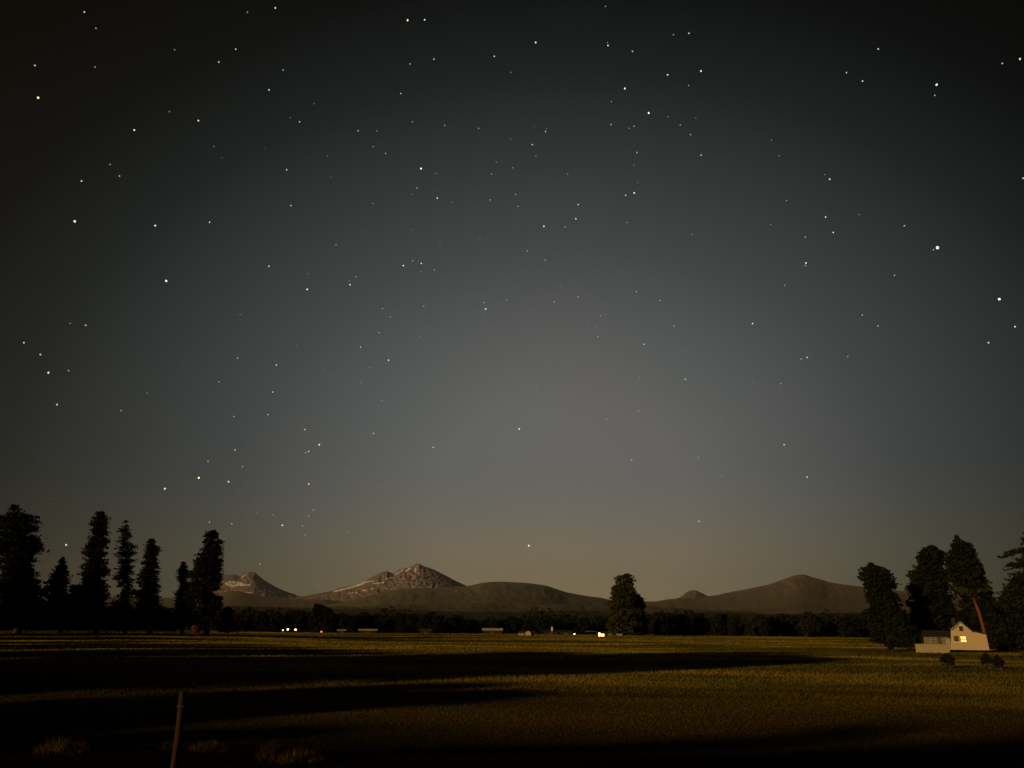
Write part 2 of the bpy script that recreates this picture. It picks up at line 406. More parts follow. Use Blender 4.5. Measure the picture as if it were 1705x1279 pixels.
def tree_at(name, label, group, cx, R, ytop, prof, mat, cat='tree', clumps=420, per=26, leaf=.34, cr=1.1, gaps=.25, tiers=0, trunk=.45, seed=1, skew=None, limbs=10, bark='bark', depthk=.9, spray=None):
    """prof: (y px, left x px, right x px) outline of the crown"""
    if spray is None: spray = 1.0 if mat is M['pine'] else .45
    f = Frame(cx, R)
    root = empty(name, f.loc, f.rz); tag(root, label, cat, group)
    P = []
    for (y, xl, xr) in prof:
        ul, z = f.uz(xl, y); ur, _ = f.uz(xr, y); P.append((z, (ul+ur)/2, max((ur-ul)/2, .15)))
    P.sort(); P = np.array(P); zs, cs, rs = P[:, 0], P[:, 1], P[:, 2]
    r = np.random.default_rng(seed)
    zz = np.linspace(zs[0], zs[-1], 200); w = np.interp(zz, zs, rs)**1.25 + .3; w /= w.sum()
    z = r.choice(zz, clumps*2, p=w) + r.normal(0, .15, clumps*2)
    th = r.uniform(0, 2*math.pi, clumps*2); u = r.uniform(0, 1, clumps*2)**.42
    rr = np.interp(z, zs, rs)
    crr = np.minimum(cr, rr*.55+.15)*r.uniform(.6, 1.25, clumps*2)
    if tiers:
        ph = (z - zs[0])/((zs[-1]-zs[0])/tiers) + th*.16
        fr = ph % 1.0
        rr = rr*(1.05 - .45*fr); z = z - .25*u*rr*0.5; keep_t = (fr < .72) | (u < .35)
    else: keep_t = np.ones(len(z), bool)
    lump = np.array([mn.noise(Vector((math.cos(t)*1.6+seed, math.sin(t)*1.6, q*.42))) for t, q in zip(th, z)])
    rad = np.maximum(rr*(1+.42*lump) - crr*(.6+.5*spray), 0)*u
    c = np.stack([np.interp(z, zs, cs) + np.cos(th)*rad, np.sin(th)*rad*depthk, z], 1)
    g = np.array([mn.noise(Vector(p)*.30 + Vector((seed*3.1, 0, 0))) for p in c])
    keep = keep_t & (g > -gaps*1.0 - .0)
    c = c[keep][:clumps]; crr = crr[keep][:clumps]; th_ = th[keep][:clumps]
    dirs = np.stack([np.cos(th_), np.sin(th_), r.uniform(-.35, .3, len(th_))], 1); dirs /= np.linalg.norm(dirs, axis=1)[:, None]
    v = leaf_cloud(c, crr, per, leaf, .5 if spray else .8, seed, dirs if spray else None, spray)
    me = np_mesh('crown', v, np.arange(len(v)).reshape(-1, 3)); link('crown', me, root, mat)
    # trunk with limbs
    t = MB(); top = zs[-1]*.96; k = 9
    pts = [(float(np.interp(top*i/k, zs, cs))*min(1, i/k*1.3), 0, -.4 + (top+.4)*i/k) for i in range(k+1)]
    if skew: pts = skew(pts)
    t.tube(pts, [trunk*(1 - .9*i/k)*(1.35 if i == 0 else 1) for i in range(k+1)], 8)
    idx = r.choice(len(c), min(limbs, len(c)), replace=False)
    for i in idx:
        e = Vector(c[i]); h = max(zs[0]*.6, e.z - (abs(e.x)+abs(e.y))*.55)
        h = max(h, top*.12); q = h/top*k; q0 = min(int(q), k-1); a = Vector(pts[q0]).lerp(Vector(pts[q0+1]), q-q0)
        if (e-a).length < .5: continue
        t.tube([a, a.lerp(e, .5)+Vector((0,0,.06*(e-a).length)), e], [trunk*.28, trunk*.17, .03], 5)
    t.build('trunk', M[bark], root, True)
    return root

GL = 'tall trees standing at the left edge of the meadow'
tree_at('pine_tree', 'broad ragged tree with a knobbly top at the far left edge', GL, 30, 245, 842,
  [(841,16,32),(848,14,33),(853,16,47),(858,-4,66),(866,-10,68),(874,-14,73),(884,-14,68),(892,-14,70),(900,-16,76),(910,-16,79),(920,-14,77),(930,-12,72),(935,-10,58),(945,-8,58),(955,-10,66),(965,-12,72),(985,-14,78),(1005,-20,80),(1035,-25,80)],
  M['pine'], clumps=800, per=30, leaf=.42, cr=1.5, gaps=.30, trunk=.75, seed=3, limbs=20)
tree_at('pine_tree', 'small pointed dark tree second from the left edge', GL, 101, 250, 930,
  [(930,102,106),(938,98,109),(948,92,112),(960,82,116),(970,76,117),(985,74,118),(1010,73,122),(1040,72,124)], M['pine'], clumps=420, per=30, leaf=.40, cr=1.2, gaps=.45, trunk=.5, seed=5)
tree_at('pine_tree', 'tall columnar dark tree, the highest of the left group', GL, 160, 240, 853,
  [(852,162,173),(858,158,177),(866,153,181),(874,151,181),(884,151,180),(895,149,180),(905,143,178),(915,140,178),(930,139,177),(945,138,180),(955,136,181),(965,138,180),(980,128,178),(1000,128,178),(1035,125,180)],
  M['pine'], clumps=700, per=30, leaf=.38, cr=1.15, gaps=.42, trunk=.6, seed=8)
tree_at('fir_tree', 'spired fir with open layered branches beside the columnar tree', GL, 208, 246, 864,
  [(863,209,212),(870,205,215),(878,201,217),(886,193,221),(892,198,223),(900,188,226),(910,187,230),(920,184,230),(928,190,228),(940,192,229),(950,190,226),(965,186,226),(975,184,228),(990,188,226),(1010,188,226),(1035,186,228)],
  M['pine'], clumps=330, per=26, leaf=.30, cr=.9, gaps=.22, tiers=11, trunk=.45, seed=13, limbs=26)
tree_at('pine_tree', 'narrow dark tree with one branch jutting right near its top', GL, 249, 238, 897,
  [(897,249,254),(903,245,257),(910,242,264),(914,241,268),(919,240,266),(924,239,264),(932,238,264),(945,235,265),(955,228,265),(970,228,266),(985,226,266),(1005,225,264),(1035,222,264)],
  M['pine'], clumps=560, per=30, leaf=.36, cr=1.0, gaps=.45, trunk=.5, seed=17)
tree_at('pine_tree', 'short knobbly tree leaning against the big right hand pine', GL, 303, 242, 938,
  [(938,302,310),(945,299,312),(955,295,314),(965,294,314),(975,292,316),(985,290,318),(1000,290,320),(1020,290,322),(1040,290,322)], M['pine'], clumps=360, per=28, leaf=.34, cr=.95, gaps=.35, trunk=.4, seed=21)
tree_at('pine_tree', 'bulky ragged pine at the right end of the left group', GL, 344, 235, 884,
  [(883,351,358),(888,343,364),(895,341,366),(902,336,369),(908,337,371),(914,332,371),(922,328,373),(930,324,372),(940,320,373),(950,316,373),(960,314,373),(970,314,372),(985,312,370),(1005,310,370),(1035,308,374)],
  M['pine'], clumps=900, per=28, leaf=.38, cr=1.2, gaps=.24, tiers=0, trunk=.7, seed=27, limbs=24)
GU = 'low dark thickets at the foot of the left trees'
def shrub(name, label, group, cx, R, prof, mat, seed, per=26, clumps=160, leaf=.3, cr=.8, gaps=.6, cat='shrub', trunk=.12):
    return tree_at(name, label, group, cx, R, 0, prof, mat, cat, clumps, per, leaf, cr, gaps, 0, trunk, seed, None, 6)
shrub('bush', 'black thicket filling the foot of the leftmost ragged tree', GU, 45, 236, [(995,30,70),(1005,10,90),(1020,-10,100),(1046,-20,108)], M['pine'], 31, clumps=420)
shrub('bush', 'black thicket between the small pointed tree and the columnar tree', GU, 130, 236, [(975,118,128),(985,112,140),(1000,108,150),(1020,104,160),(1046,100,166)], M['pine'], 32, clumps=380)
shrub('bush', 'black thicket under the spired fir', GU, 200, 236, [(1000,180,205),(1010,170,225),(1025,165,236),(1046,160,240)], M['pine'], 33, clumps=330)
shrub('bush', 'black thicket between the narrow tree and the short knobbly tree', GU, 262, 244, [(1012,255,275),(1020,240,292),(1032,232,296),(1047,228,298)], M['pine'], 34, clumps=260)
shrub('bush', 'rounded dark bush on the open side of the bulky ragged pine', GU, 380, 236, [(1012,374,386),(1020,368,392),(1032,364,394),(1051,362,394)], M['pine'], 35, clumps=240)
shrub('bush', 'low reddish bush glowing at the foot of the bulky pine', None, 327, 215, [(1042,322,329),(1045,319,333),(1050,317,338),(1054,316,340)], M['redb'], 36, clumps=90, leaf=.12, cr=.5, per=30, gaps=.3)

GC = 'pair of trees alone in the middle of the far field edge'
tree_at('tree', 'tall blocky broadleaf tree standing alone at the far field edge', GC, 1039, 430, 957,
  [(957,1040,1051),(960,1027,1052),(964,1026,1054),(968,1020,1057),(975,1019,1057),(985,1017,1060),(995,1015,1062),(1005,1013,1063),(1020,1011,1064),(1040,1010,1064),(1055,1008,1064)],
  M['leaf'], clumps=900, per=26, leaf=.62, cr=2.2, gaps=.45, trunk=.9, seed=41, limbs=16)
tree_at('tree', 'lower rounded tree crowded against the tall lone tree', GC, 1064, 436, 985,
  [(984,1063,1065),(990,1058,1067),(995,1055,1070),(1001,1053,1074),(1010,1052,1074),(1016,1054,1071),(1025,1054,1074),(1040,1052,1078),(1055,1050,1080)],
  M['wood'], clumps=500, per=26, leaf=.6, cr=1.8, gaps=.5, trunk=.6, seed=43)

GR = 'dark trees round the white farmhouse'
tree_at('tree', 'round headed dark tree left of the farmhouse', GR, 1467, 205, 941,
  [(940,1446,1456),(945,1442,1462),(948,1431,1476),(955,1432,1485),(962,1433,1492),(970,1435,1496),(978,1437,1492),(990,1440,1492),(1005,1442,1500),(1025,1444,1508),(1050,1448,1512),(1068,1450,1514)],
  M['grove'], clumps=900, per=30, leaf=.34, cr=1.1, gaps=.5, trunk=.5, seed=51)
tree_at('tree', 'wide dark tree behind the farmhouse wing', GR, 1548, 222, 911,
  [(911,1546,1556),(916,1533,1566),(922,1529,1570),(932,1526,1574),(945,1520,1578),(958,1513,1580),(970,1514,1584),(978,1508,1586),(995,1509,1590),(1015,1511,1594),(1040,1514,1592),(1055,1520,1590)],
  M['grove'], clumps=1300, per=30, leaf=.38, cr=1.3, gaps=.42, trunk=.8, seed=53, limbs=14)
def lean(pts):
    return pts
tree_at('tree', 'double peaked tallest tree rising over the farmhouse roof', GR, 1606, 216, 894,
  [(893,1591,1594),(900,1588,1598),(906,1586,1617),(912,1584,1621),(920,1580,1625),(930,1576,1631),(942,1576,1636),(955,1578,1644),(968,1580,1647),(980,1584,1650),(992,1596,1655),(1004,1600,1662),(1020,1598,1668),(1045,1590,1670),(1070,1590,1672)],
  M['grove'], clumps=1700, per=30, leaf=.38, cr=1.2, gaps=.5, trunk=.6, seed=57, limbs=14)
tree_at('tree', 'black leafy tree filling the gap at the right of the farmhouse', GR, 1676, 200, 937,
  [(962,1690,1705),(975,1678,1715),(985,1668,1720),(1000,1660,1722),(1020,1652,1724),(1045,1650,1724),(1070,1652,1726),(1088,1655,1728)],
  M['pine'], clumps=900, per=28, leaf=.36, cr=1.3, gaps=.6, trunk=.5, seed=59)
shrub('bush', 'dark bush hiding the left end of the farmhouse wing', GR, 1508, 186, [(1028,1488,1500),(1038,1480,1520),(1050,1476,1530),(1062,1478,1534),(1074,1470,1534)], M['pine'], 61, clumps=420)
shrub('bush', 'small pale green bush in front of the round headed tree', None, 1482, 168, [(1071,1478,1484),(1075,1476,1487),(1080,1475,1489)], M['grove'], 62, clumps=50, leaf=.14, cr=.3)
# ragged conifer at the right edge
er = tree_at('fir_tree', 'big ragged conifer cut by the right edge with a drooping branch', GR, 1738, 118, 800,
  [(790,1732,1738),(830,1715,1755),(862,1704,1775),(890,1698,1785),(915,1700,1790),(925,1694,1790),(935,1684,1795),(945,1676,1800),(960,1676,1805),(985,1668,1810),(1020,1672,1815),(1060,1680,1815),(1095,1690,1820)],
  M['pine'], clumps=1500, per=26, leaf=.22, cr=.8, gaps=.32, tiers=9, trunk=.5, seed=63, limbs=40)
# its long drooping branch
f = Frame(1738, 118)
pa = f.uz(1712, 912); pb = f.uz(1690, 917); pc = f.uz(1667, 927)
br = MB().tube([(pa[0],0,pa[1]), (pb[0],-.2,pb[1]), (pc[0],-.3,pc[1])], [.09,.06,.02], 5)
b_o = br.build('branch', M['bark'], er)
cc = np.array([[pa[0]+(pc[0]-pa[0])*t + rng.normal(0,.1), rng.normal(0,.25), pa[1]+(pc[1]-pa[1])*t**1.3-.12+rng.normal(0,.12)] for t in np.linspace(0, 1, 34)])
v = leaf_cloud(cc, np.linspace(.55, .2, 34), 40, .13, .45, 5)
me = np_mesh('needles', v, np.arange(len(v)).reshape(-1, 3)); link('needles', me, b_o, M['pine'])

# leaning orange pine trunk behind the roof
f = Frame(1632, 184)
root = empty('pine_tree', f.loc, f.rz)
tag(root, 'leaning orange barked pine trunk rising behind the farmhouse roof', 'tree', GR)
tp = [f.uz(x, y) for x, y in ((1643,1074),(1640,1057),(1636,1040),(1631,1022),(1626,1009),(1623,1002),(1620,996))]
tt = MB().tube([(u, 0, z) for u, z in tp], [.40,.36,.33,.31,.28,.16,.06], 9)
a0, a1 = Vector((tp[4][0],0,tp[4][1])), f.uz(1634, 985)
tt.build('trunk', M['redbark'], root, True)
cc = []
for (x, y) in ((1592,980),(1597,979),(1603,981),(1608,986),(1613,989),(1618,992),(1624,995),(1634,985),(1640,980),(1628,984),(1600,984)):
    u, z = f.uz(x, y)
    for k in range(2): cc.append((u+rng.normal(0,.35), rng.normal(0,.5), z+rng.normal(0,.3)))
v = leaf_cloud(np.array(cc), np.full(len(cc), .6), 20, .2, .6, 9)
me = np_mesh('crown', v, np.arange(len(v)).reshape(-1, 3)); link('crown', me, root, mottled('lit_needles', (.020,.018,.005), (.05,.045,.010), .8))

# trees that stand beyond the left edge of the view; they shade the meadow
M_sh = M['pine']
def proto_tree(name, seed, H, Rr, mat, leaf, clumps=300, per=22, conic=False, zb=.12):
    r = np.random.default_rng(seed)
    z = H*(zb + (1-zb)*r.uniform(0, 1, clumps)**.9)
    t = z/H
    rr = Rr*((1-t)*1.05+.05 if conic else np.sqrt(np.clip(1-((t-.5)/.56)**2, .02, 1)))
    th = r.uniform(0, 2*math.pi, clumps); u = r.uniform(0, 1, clumps)**.45
    cr = np.minimum(Rr*.36, rr*.6+.2)*r.uniform(.7, 1.2, clumps)
    rad = rr*u*(1+.25*np.sin(th*3+z*1.3/ max(Rr,1)*2))
    c = np.stack([np.cos(th)*rad, np.sin(th)*rad, z], 1)
    v = leaf_cloud(c, cr, per, leaf, .75, seed)
    root = empty(name, (0,0,0))
    me = np_mesh('crown', v, np.arange(len(v)).reshape(-1, 3)); link('crown', me, root, mat)
    t = MB().tube([(0,0,-.3),(0.02*H,0,H*.4),(0,.01*H,H*.93)], [H*.018,H*.012,.04], 6)
    for i in range(5):
        e = Vector(c[i]); a = Vector((0,0,max(H*.15, e.z-.4*math.hypot(e.x,e.y)))); t.tube([a, e], [H*.006,.03], 4)
    t.build('trunk', M['bark'], root)
    return root
def dup(root, loc, rz, s):
    r = root.copy(); COL.objects.link(r); r.location = loc; r.rotation_euler = (0,0,rz); r.scale = (s[0],s[0],s[1])
    for ch in root.children:
        c = ch.copy(); COL.objects.link(c); c.parent = r
    return r

SH = proto_tree('pine_tree', 71, 30, 5.2, M['pine'], .55, 420, 24)
spots = [(-40.5,1.8,.25,.6),(-36.5,-3,.22,.6),(-62,36,1.0,1.2),(-55,27,.92,1.15),(-70,46,1.0,1.15),(-76,37,1.15,1.2),(-66,26,1.0,1.1),(-78,52,.8,1.1),(-44.2,9.5,.36,.75),(-51.9,11,.41,.78),
         (-92,76,.62,1.2),(-104,90,.62,1.3),(-84,66,.6,1.1),(-116,100,.66,1.3),(-98,66,.62,1.2),(-130,116,.6,1.3),
         (-150,128,.75,1.4),(-170,150,1.0,1.4),(-190,146,1.25,1.4),(-200,172,1.3,1.4),(-222,190,1.3,1.4),(-240,212,1.3,1.4),(-215,158,1.25,1.4),(-252,186,1.3,1.4),(-276,214,1.3,1.4)]
for i, (x, y, h, w) in enumerate(spots):
    loc = (x, y, T(x, y))
    r = SH if i == 0 else dup(SH, loc, i*1.7, (w, h))
    if i == 0: r.location = loc; r.scale = (w, w, h)
    tag(r, 'tall dense pine of the row just beyond the left side of the meadow', 'tree', 'pines in the row beyond the left side of the meadow')
EB = proto_tree('tree', 73, 11.2, 4.0, M['leaf'], .2, 105, 20, False, .6)  # added out of view, crown raised so its shade falls on the near grass
EB.location = (-24.7, -9.5, T(-24.7, -9.5)); tag(EB, 'unseen high crowned leafy tree added to shade the near grass', 'tree', 'unseen leafy trees added for the near shade')
eb = dup(EB, (-26.5, -2.5, T(-26.5, -2.5)), 2.0, (.75, .84)); tag(eb, 'smaller unseen leafy tree added to shade the near grass', 'tree', 'unseen leafy trees added for the near shade')

# tree belt along the far edge of the meadow
GB = 'trees of the dark belt along the far edge of the meadow'
protos = [proto_tree('tree', 80+k, 12, (3.2, 4.2, 2.6, 3.6)[k], M['wood'], .7, 150, 18, k == 2, .02) for k in range(4)]
used = set()
def belt_tree(px, R, top, wid, lab, grp, k):
    f = Frame(px, R)
    _, z = f.uz(px, top)
    H = max(z, 3); w = wid*R/F/2
    base_r = (3.2, 4.2, 2.6, 3.6)[k]
    s = (w/base_r, H/12)
    if k in used: r = dup(protos[k], f.loc, random.uniform(0, 6), s)
    else:
        r = protos[k]; used.add(k); r.location = f.loc; r.scale = (s[0], s[0], s[1])
    for q in ('label', 'group'):
        if q in r: del r[q]
    tag(r, lab, 'tree', grp)
tops = [(-40,1012),(200,1014),(260,1012),(300,1014),(385,1022),(420,1020),(470,1020),(510,1016),(527,1008),(560,1018),(620,1024),(690,1024),(720,1022),(780,1028),(860,1028),(900,1026),(960,1026),(1000,1028),(1080,1024),(1140,1022),(1220,1027),(1300,1026),(1350,1022),(1400,1026),(1440,1026),(1520,1026),(1720,1020)]
special = [(526,455,1007,17,'tall dark tree standing up from the belt right of the three lamps',0),(567,458,1021,12,'narrow dark tree in the belt above the pale long roof',2),
 (708,462,1028,20,'wide black tree in the belt, midway to the gold roofed barn',1),(1095,452,1032,13,'black narrow tree just right of the lone pair of trees',2),
 (1221,452,1030,14,'black tree at the left side of the gap in the right belt',0),(1274,450,1028,16,'black tree at the right side of the gap in the right belt',3),
 (1350,455,1021,22,'rounded taller tree of the right belt under the long hill',1),(1412,448,1027,26,'dark wide tree near the right end of the belt',3)]
for (px, R, top, wid, lab, k) in special: belt_tree(px, R, top, wid, lab, GB, k)
px = -30.0; n = 0
while px < 1730:
    if not (296 < px < 366 or 1015 < px < 1072 or 1231 < px < 1262):
        top = interp(tops, [px])[0] + random.uniform(-2, 7)
        side = ('at the left, behind the tall trees' if px < 400 else 'between the left trees and the gold roofed barn' if px < 850 else 'behind the small houses at the middle' if px < 1080 else 'right of the lone pair of trees')
        belt_tree(px, random.uniform(468, 560), top, random.uniform(15, 24), 'dark bushy tree of the far belt ' + side, 'belt trees ' + side, random.randrange(4))
    px += random.uniform(7, 12); n += 1

# far-off wood: reads as one mass behind the belt
def far_wood():
    N = 8500
    R = rng.uniform(600, 2300, N); ang = np.radians(rng.uniform(-37, 37, N))
    x = np.sin(ang)*R; y = np.cos(ang)*R; z = terr(x, y)
    H = rng.uniform(9, 15, N)*(1 + .25*np.sin(ang*37))
    k = 26
    c = np.repeat(np.stack([x, y, z], 1), k, 0); h = np.repeat(H, k)[:, None]; t = rng.uniform(.02, 1, (N*k, 1))
    rr = h*.26*np.sqrt(np.clip(1-((t-.4)/.62)**2, .02, 1)); th = rng.uniform(0, 2*math.pi, (N*k, 1))
    p = c + np.concatenate([np.cos(th)*rr, np.sin(th)*rr, t*h], 1)
    a = rng.normal(0, 1, (N*k, 3)); b = rng.normal(0, 1, (N*k, 3)); a /= np.linalg.norm(a, axis=1)[:, None]; b /= np.linalg.norm(b, axis=1)[:, None]
    s = 1.7
    v = np.stack([p+a*s, p-a*s*.5+b*s*.8, p-a*s*.5-b*s*.8], 1).reshape(-1, 3)
    me = np_mesh('wood', v, np.arange(len(v)).reshape(-1, 3))
    tag(link('wood', me, None, M['wood']), 'far dark forest massed at the foot of the hills', 'forest', None, 'stuff')
far_wood()

# ---------------------------------------------------------------- farmhouse
f = Frame(1600, 172)
house = empty('farmhouse', f.loc, f.rz)
tag(house, 'white gabled farmhouse with one lit window and a low wing', 'house')
q = lambda x, y: f.uz(x, y)
A = q(1583,1079); B = q(1647,1078); C1 = q(1642,1057); C2 = q(1619,1051.7); C3 = q(1598.6,1035); C4 = q(1583,1048)
zb = min(A[1], B[1]) - .3
DEP = 8.5
prof = [(A[0], zb), (B[0], zb), C1, C2, C3, C4]
MB().prism(prof, 0, DEP).build('wall', M['white'], house)
rf = MB()
th = .16
def slab(p, r, y0, y1):
    nx, nz = -(r[1]-p[1]), (r[0]-p[0]); L = math.hypot(nx, nz); nx, nz = nx/L*th, nz/L*th
    if nz < 0: nx, nz = -nx, -nz
    rf.prism([p, r, (r[0]+nx, r[1]+nz), (p[0]+nx, p[1]+nz)], y0, y1)
ov = .25
def ext(p, r, e):
    L = math.hypot(r[0]-p[0], r[1]-p[1]); return (r[0]+(r[0]-p[0])/L*e, r[1]+(r[1]-p[1])/L*e)
up = lambda p, d=.012: (p[0], p[1]+d)
slab(up(ext(C3, C4, ov)), up(C3), -.3, DEP+.3)
slab(up(C3), up(C2), -.3, DEP+.3)
slab(up(C2,.03), up(ext(C2, C1, ov),.03), -.28, DEP+.28)
roof = rf.build('roof', M['shingle'], house)
# chimney
cb = (C3[0]+.3, C3[1])
MB().box(cb[0]-1.7, cb[0]-1.15, 4.5, 5.1, C3[1]-1.4, C3[1]+.7).build('chimney', M['shingle'], roof)
# bargeboards
bb = MB()
for p, r in ((C4, C3), (C3, C2)):
    bb.prism([(p[0], p[1]-.2), (r[0], r[1]-.2), (r[0], r[1]), (p[0], p[1])], -.335, -.305)
bb.build('bargeboard', M['trim'], house)
def window(x0, y0, x1, y1, pane, par=house, yoff=-.0, fr=None, sash=True):
    a = q(x0, y1); b = q(x1, y0)
    fo = MB(); e = .09
    fo.box(a[0]-e, b[0]+e, yoff-.06, yoff-.003, b[1], b[1]+e); fo.box(a[0]-e, b[0]+e, yoff-.06, yoff-.003, a[1]-e, a[1])
    fo.box(a[0]-e, a[0], yoff-.06, yoff-.003, a[1], b[1]); fo.box(b[0], b[0]+e, yoff-.06, yoff-.003, a[1], b[1])
    if sash:
        m_ = (a[1]+b[1])/2; fo.box(a[0], b[0], yoff-.05, yoff-.003, m_-.07, m_+.07)
    w = fo.build('window', fr or M['trim'], par)
    MB().box(a[0], b[0], yoff-.03, yoff-.004, a[1], b[1]).build('pane', pane, w)
    return w
window(1600.6, 1060, 1607.8, 1068.8, M['win'])
window(1598.4, 1043.5, 1602.2, 1050, M['glass'], fr=M['brown'])
window(1590, 1060, 1594.5, 1068, M['brown'], fr=M['brown'])
# little pale vent under the peak
a = q(1596, 1041.8); b = q(1601, 1040.2); MB().box(a[0], b[0], -.05, -.004, a[1], b[1]).build('gable_vent', M['pale'], house)
# pale ledge under the lit window
a = q(1588.5, 1070); b = q(1603, 1069)
MB().box(a[0], b[0], -.3, -.003, a[1], a[1]+.16).build('ledge', M['pale'], house)
# wing
wl = q(1537, 1060)[0]; wr = A[0]; wz = q(1560, 1060)[1]
MB().prism([(wl, zb), (wr-.003, zb), (wr-.003, wz), (wl, wz)], 1.0, 6.5).build('wing_wall', boards('wing_siding', (.10,.072,.038), (.17,.125,.062)), house)
wroof = MB()
rz_ = wz + .95
wroof.add([(wl-.3,.65,wz-.05),(wr-.005,.65,wz-.05),(wr-.005,3.8,rz_),(wl-.3,3.8,rz_),(wl-.3,6.9,wz-.05),(wr-.005,6.9,wz-.05),
           (wl-.3,.65,wz+.1),(wr-.005,.65,wz+.1),(wr-.005,3.8,rz_+.16),(wl-.3,3.8,rz_+.16),(wl-.3,6.9,wz+.1),(wr-.005,6.9,wz+.1)],
          [(0,3,2,1),(3,4,5,2),(6,7,8,9),(9,8,11,10),(0,1,7,6),(4,10,11,5),(0,6,9,3),(3,9,10,4),(1,2,8,7),(2,5,11,8)])
wro = wroof.build('wing_roof', M['shingle'], house)
a = q(1549.5, 1054.5); b = q(1556, 1052.3)
MB().tube([(a[0]+.3, 3.8, rz_), (a[0]+.3, 3.8, a[1]+.1)], [.03,.03], 6).tube([(a[0], 3.75, a[1]), (b[0], 3.75, b[1])], [.07,.07], 6).build('antenna', M['pale'], wro)
window(1550, 1062.5, 1557, 1068.5, M['brown'], yoff=1.0, fr=M['cream'])
window(1563, 1062, 1566, 1071, M['brown'], yoff=1.0, fr=M['brown'], sash=False)
window(1569, 1062.5, 1574.5, 1068.5, M['brown'], yoff=1.0, fr=M['cream'])
a = q(1576, 1078); b = q(1581.5, 1064)
dr = MB().box(a[0], b[0], .9, .996, zb, b[1]).build('door', M['trim'], house)
MB().sphere((b[0]-.15, .86, (zb+b[1])/2), .05).build('handle', M['iron'], dr)
# low pale wall in front of the wing
f2 = Frame(1550, 166)
lw = empty('garden_wall', f2.loc, f2.rz); tag(lw, 'low pale yellow wall along the front of the farmhouse wing', 'wall')
a = f2.uz(1524.6, 1079.5); b = f2.uz(1580, 1073)
w = MB().box(a[0], b[0], 0, .25, -.4, b[1]-.08); w.build('wall_body', M['cream'], lw)
MB().box(a[0]-.05, b[0]+.05, -.05, .3, b[1]-.078, b[1]).build('coping', M['trim'], lw)

# low shrubs on the lawn
GS = 'low black shrubs on the lawn before the farmhouse'
shrub('shrub', 'low black shrub alone on the lawn below the lit window', GS, 1577, 92, [(1092.5,1570,1584),(1096,1564,1590),(1100,1563,1591),(1103.5,1565,1590)], M['darkb'], 91, clumps=190, leaf=.06, cr=.13)
shrub('shrub', 'smaller black shrub at the left of the close pair', GS, 1641, 92, [(1091,1637,1645),(1096,1633,1650),(1101,1632,1652)], M['darkb'], 92, clumps=160, leaf=.06, cr=.12)
shrub('shrub', 'wider black shrub at the right of the close pair', GS, 1661, 90, [(1096,1655,1668),(1100,1650,1673),(1105,1650,1674)], M['darkb'], 93, clumps=180, leaf=.06, cr=.12)

# ---------------------------------------------------------------- far buildings and lamps
def barn(name, label, x0, x1, yr, ye, yb, R, roofm, wallm, cat='barn', depth=9, group=None, hip=0):
    g_ = ground((x0+x1)/2, yb); R = min(R, math.hypot(g_.x, g_.y))
    f = Frame((x0+x1)/2, R); root = empty(name, f.loc, f.rz); tag(root, label, cat, group)
    a = f.uz(x0, ye); b = f.uz(x1, ye); zr = f.uz((x0+x1)/2, yr)[1]; ze = a[1]
    z0 = -.3
    hi = hip*(b[0]-a[0])
    MB().prism([(a[0], z0), (b[0], z0), (b[0], ze-.02), (a[0], ze-.02)], 0, depth).build('wall', wallm, root)
    o = .5
    v = [(a[0]-o,-o,ze),(b[0]+o,-o,ze),(b[0]+o,depth+o,ze),(a[0]-o,depth+o,ze),(a[0]-o+hi,depth/2,zr),(b[0]+o-hi,depth/2,zr)]
    MB().add(v, [(0,3,2,1),(0,1,5,4),(2,3,4,5),(0,4,3),(1,2,5)]).build('roof', roofm, root)
    MB().box((a[0]+b[0])/2-1.0, (a[0]+b[0])/2+1.0, -.06, -.003, -.2, min(ze*.75, 2.2)).build('door', M['brown'], root)
    return root, f
barn('barn', 'long low barn with a pale gold roof lit by the moon', 804, 836, 1046, 1050, 1056, 470, M['metal'], M['dwall'], depth=12)
barn('barn', 'low barn with a long thin pale roof right of the red light', 598, 627, 1047.4, 1050, 1055, 465, M['metal'], M['dwall'], depth=8)
barn('shed', 'small shed with a pale roof beside the long thin barn', 563, 575, 1048, 1050, 1055, 463, M['metal'], M['dwall'], 'shed', 6)
barn('shed', 'dark shed with a dull brown roof under the wide black tree', 700, 718, 1047.6, 1050, 1056, 466, M['brown'], M['dwall'], 'shed', 6)
barn('barn', 'dark windowless barn between the pale house and the white lamp', 932, 953, 1049.5, 1052, 1058, 455, M['shingle'], M['dwall'], 'barn', 8)
r_, f_ = barn('house', 'dark low house with a pale chimney beside the black barn', 905, 929, 1049, 1052, 1057, 462, M['shingle'], M['dwall'], 'house', 8)
u, z = f_.uz(919, 1050); u2, z2 = f_.uz(919, 1044)
MB().box(u-.42, u+.42, 1.2, 2.0, z-.6, z2).build('chimney', M['pale'], r_)
# pale ranch house
r_, f_ = barn('house', 'small pale house with a pinkish gable at the middle of the field edge', 863, 889.5, 1050.5, 1053.4, 1058.5, 440, M['shingle'], M['cream'], 'house', 8, None, .1)
g0 = f_.uz(875, 1059); g1 = f_.uz(884, 1059); gt = f_.uz(879.5, 1050.3); ge = f_.uz(875, 1053.6)
MB().prism([(g0[0], -.3), (g1[0], -.3), (g1[0], ge[1]), gt, (g0[0], ge[1])], -1.6, -.003).build('gable', M['white'], r_)
for (xa, xb) in ((865.5, 868), (870, 872.5), (885.5, 888)):
    a = f_.uz(xa, 1056.6); b = f_.uz(xb, 1054.4)
    w_ = MB().box(a[0], b[0], -.08, -.003, a[1], b[1]).build('window', M['trim'], r_)
    MB().box(a[0]+.12, b[0]-.12, -.1, -.081, a[1]+.12, b[1]-.12).build('pane', M['brown'], w_)
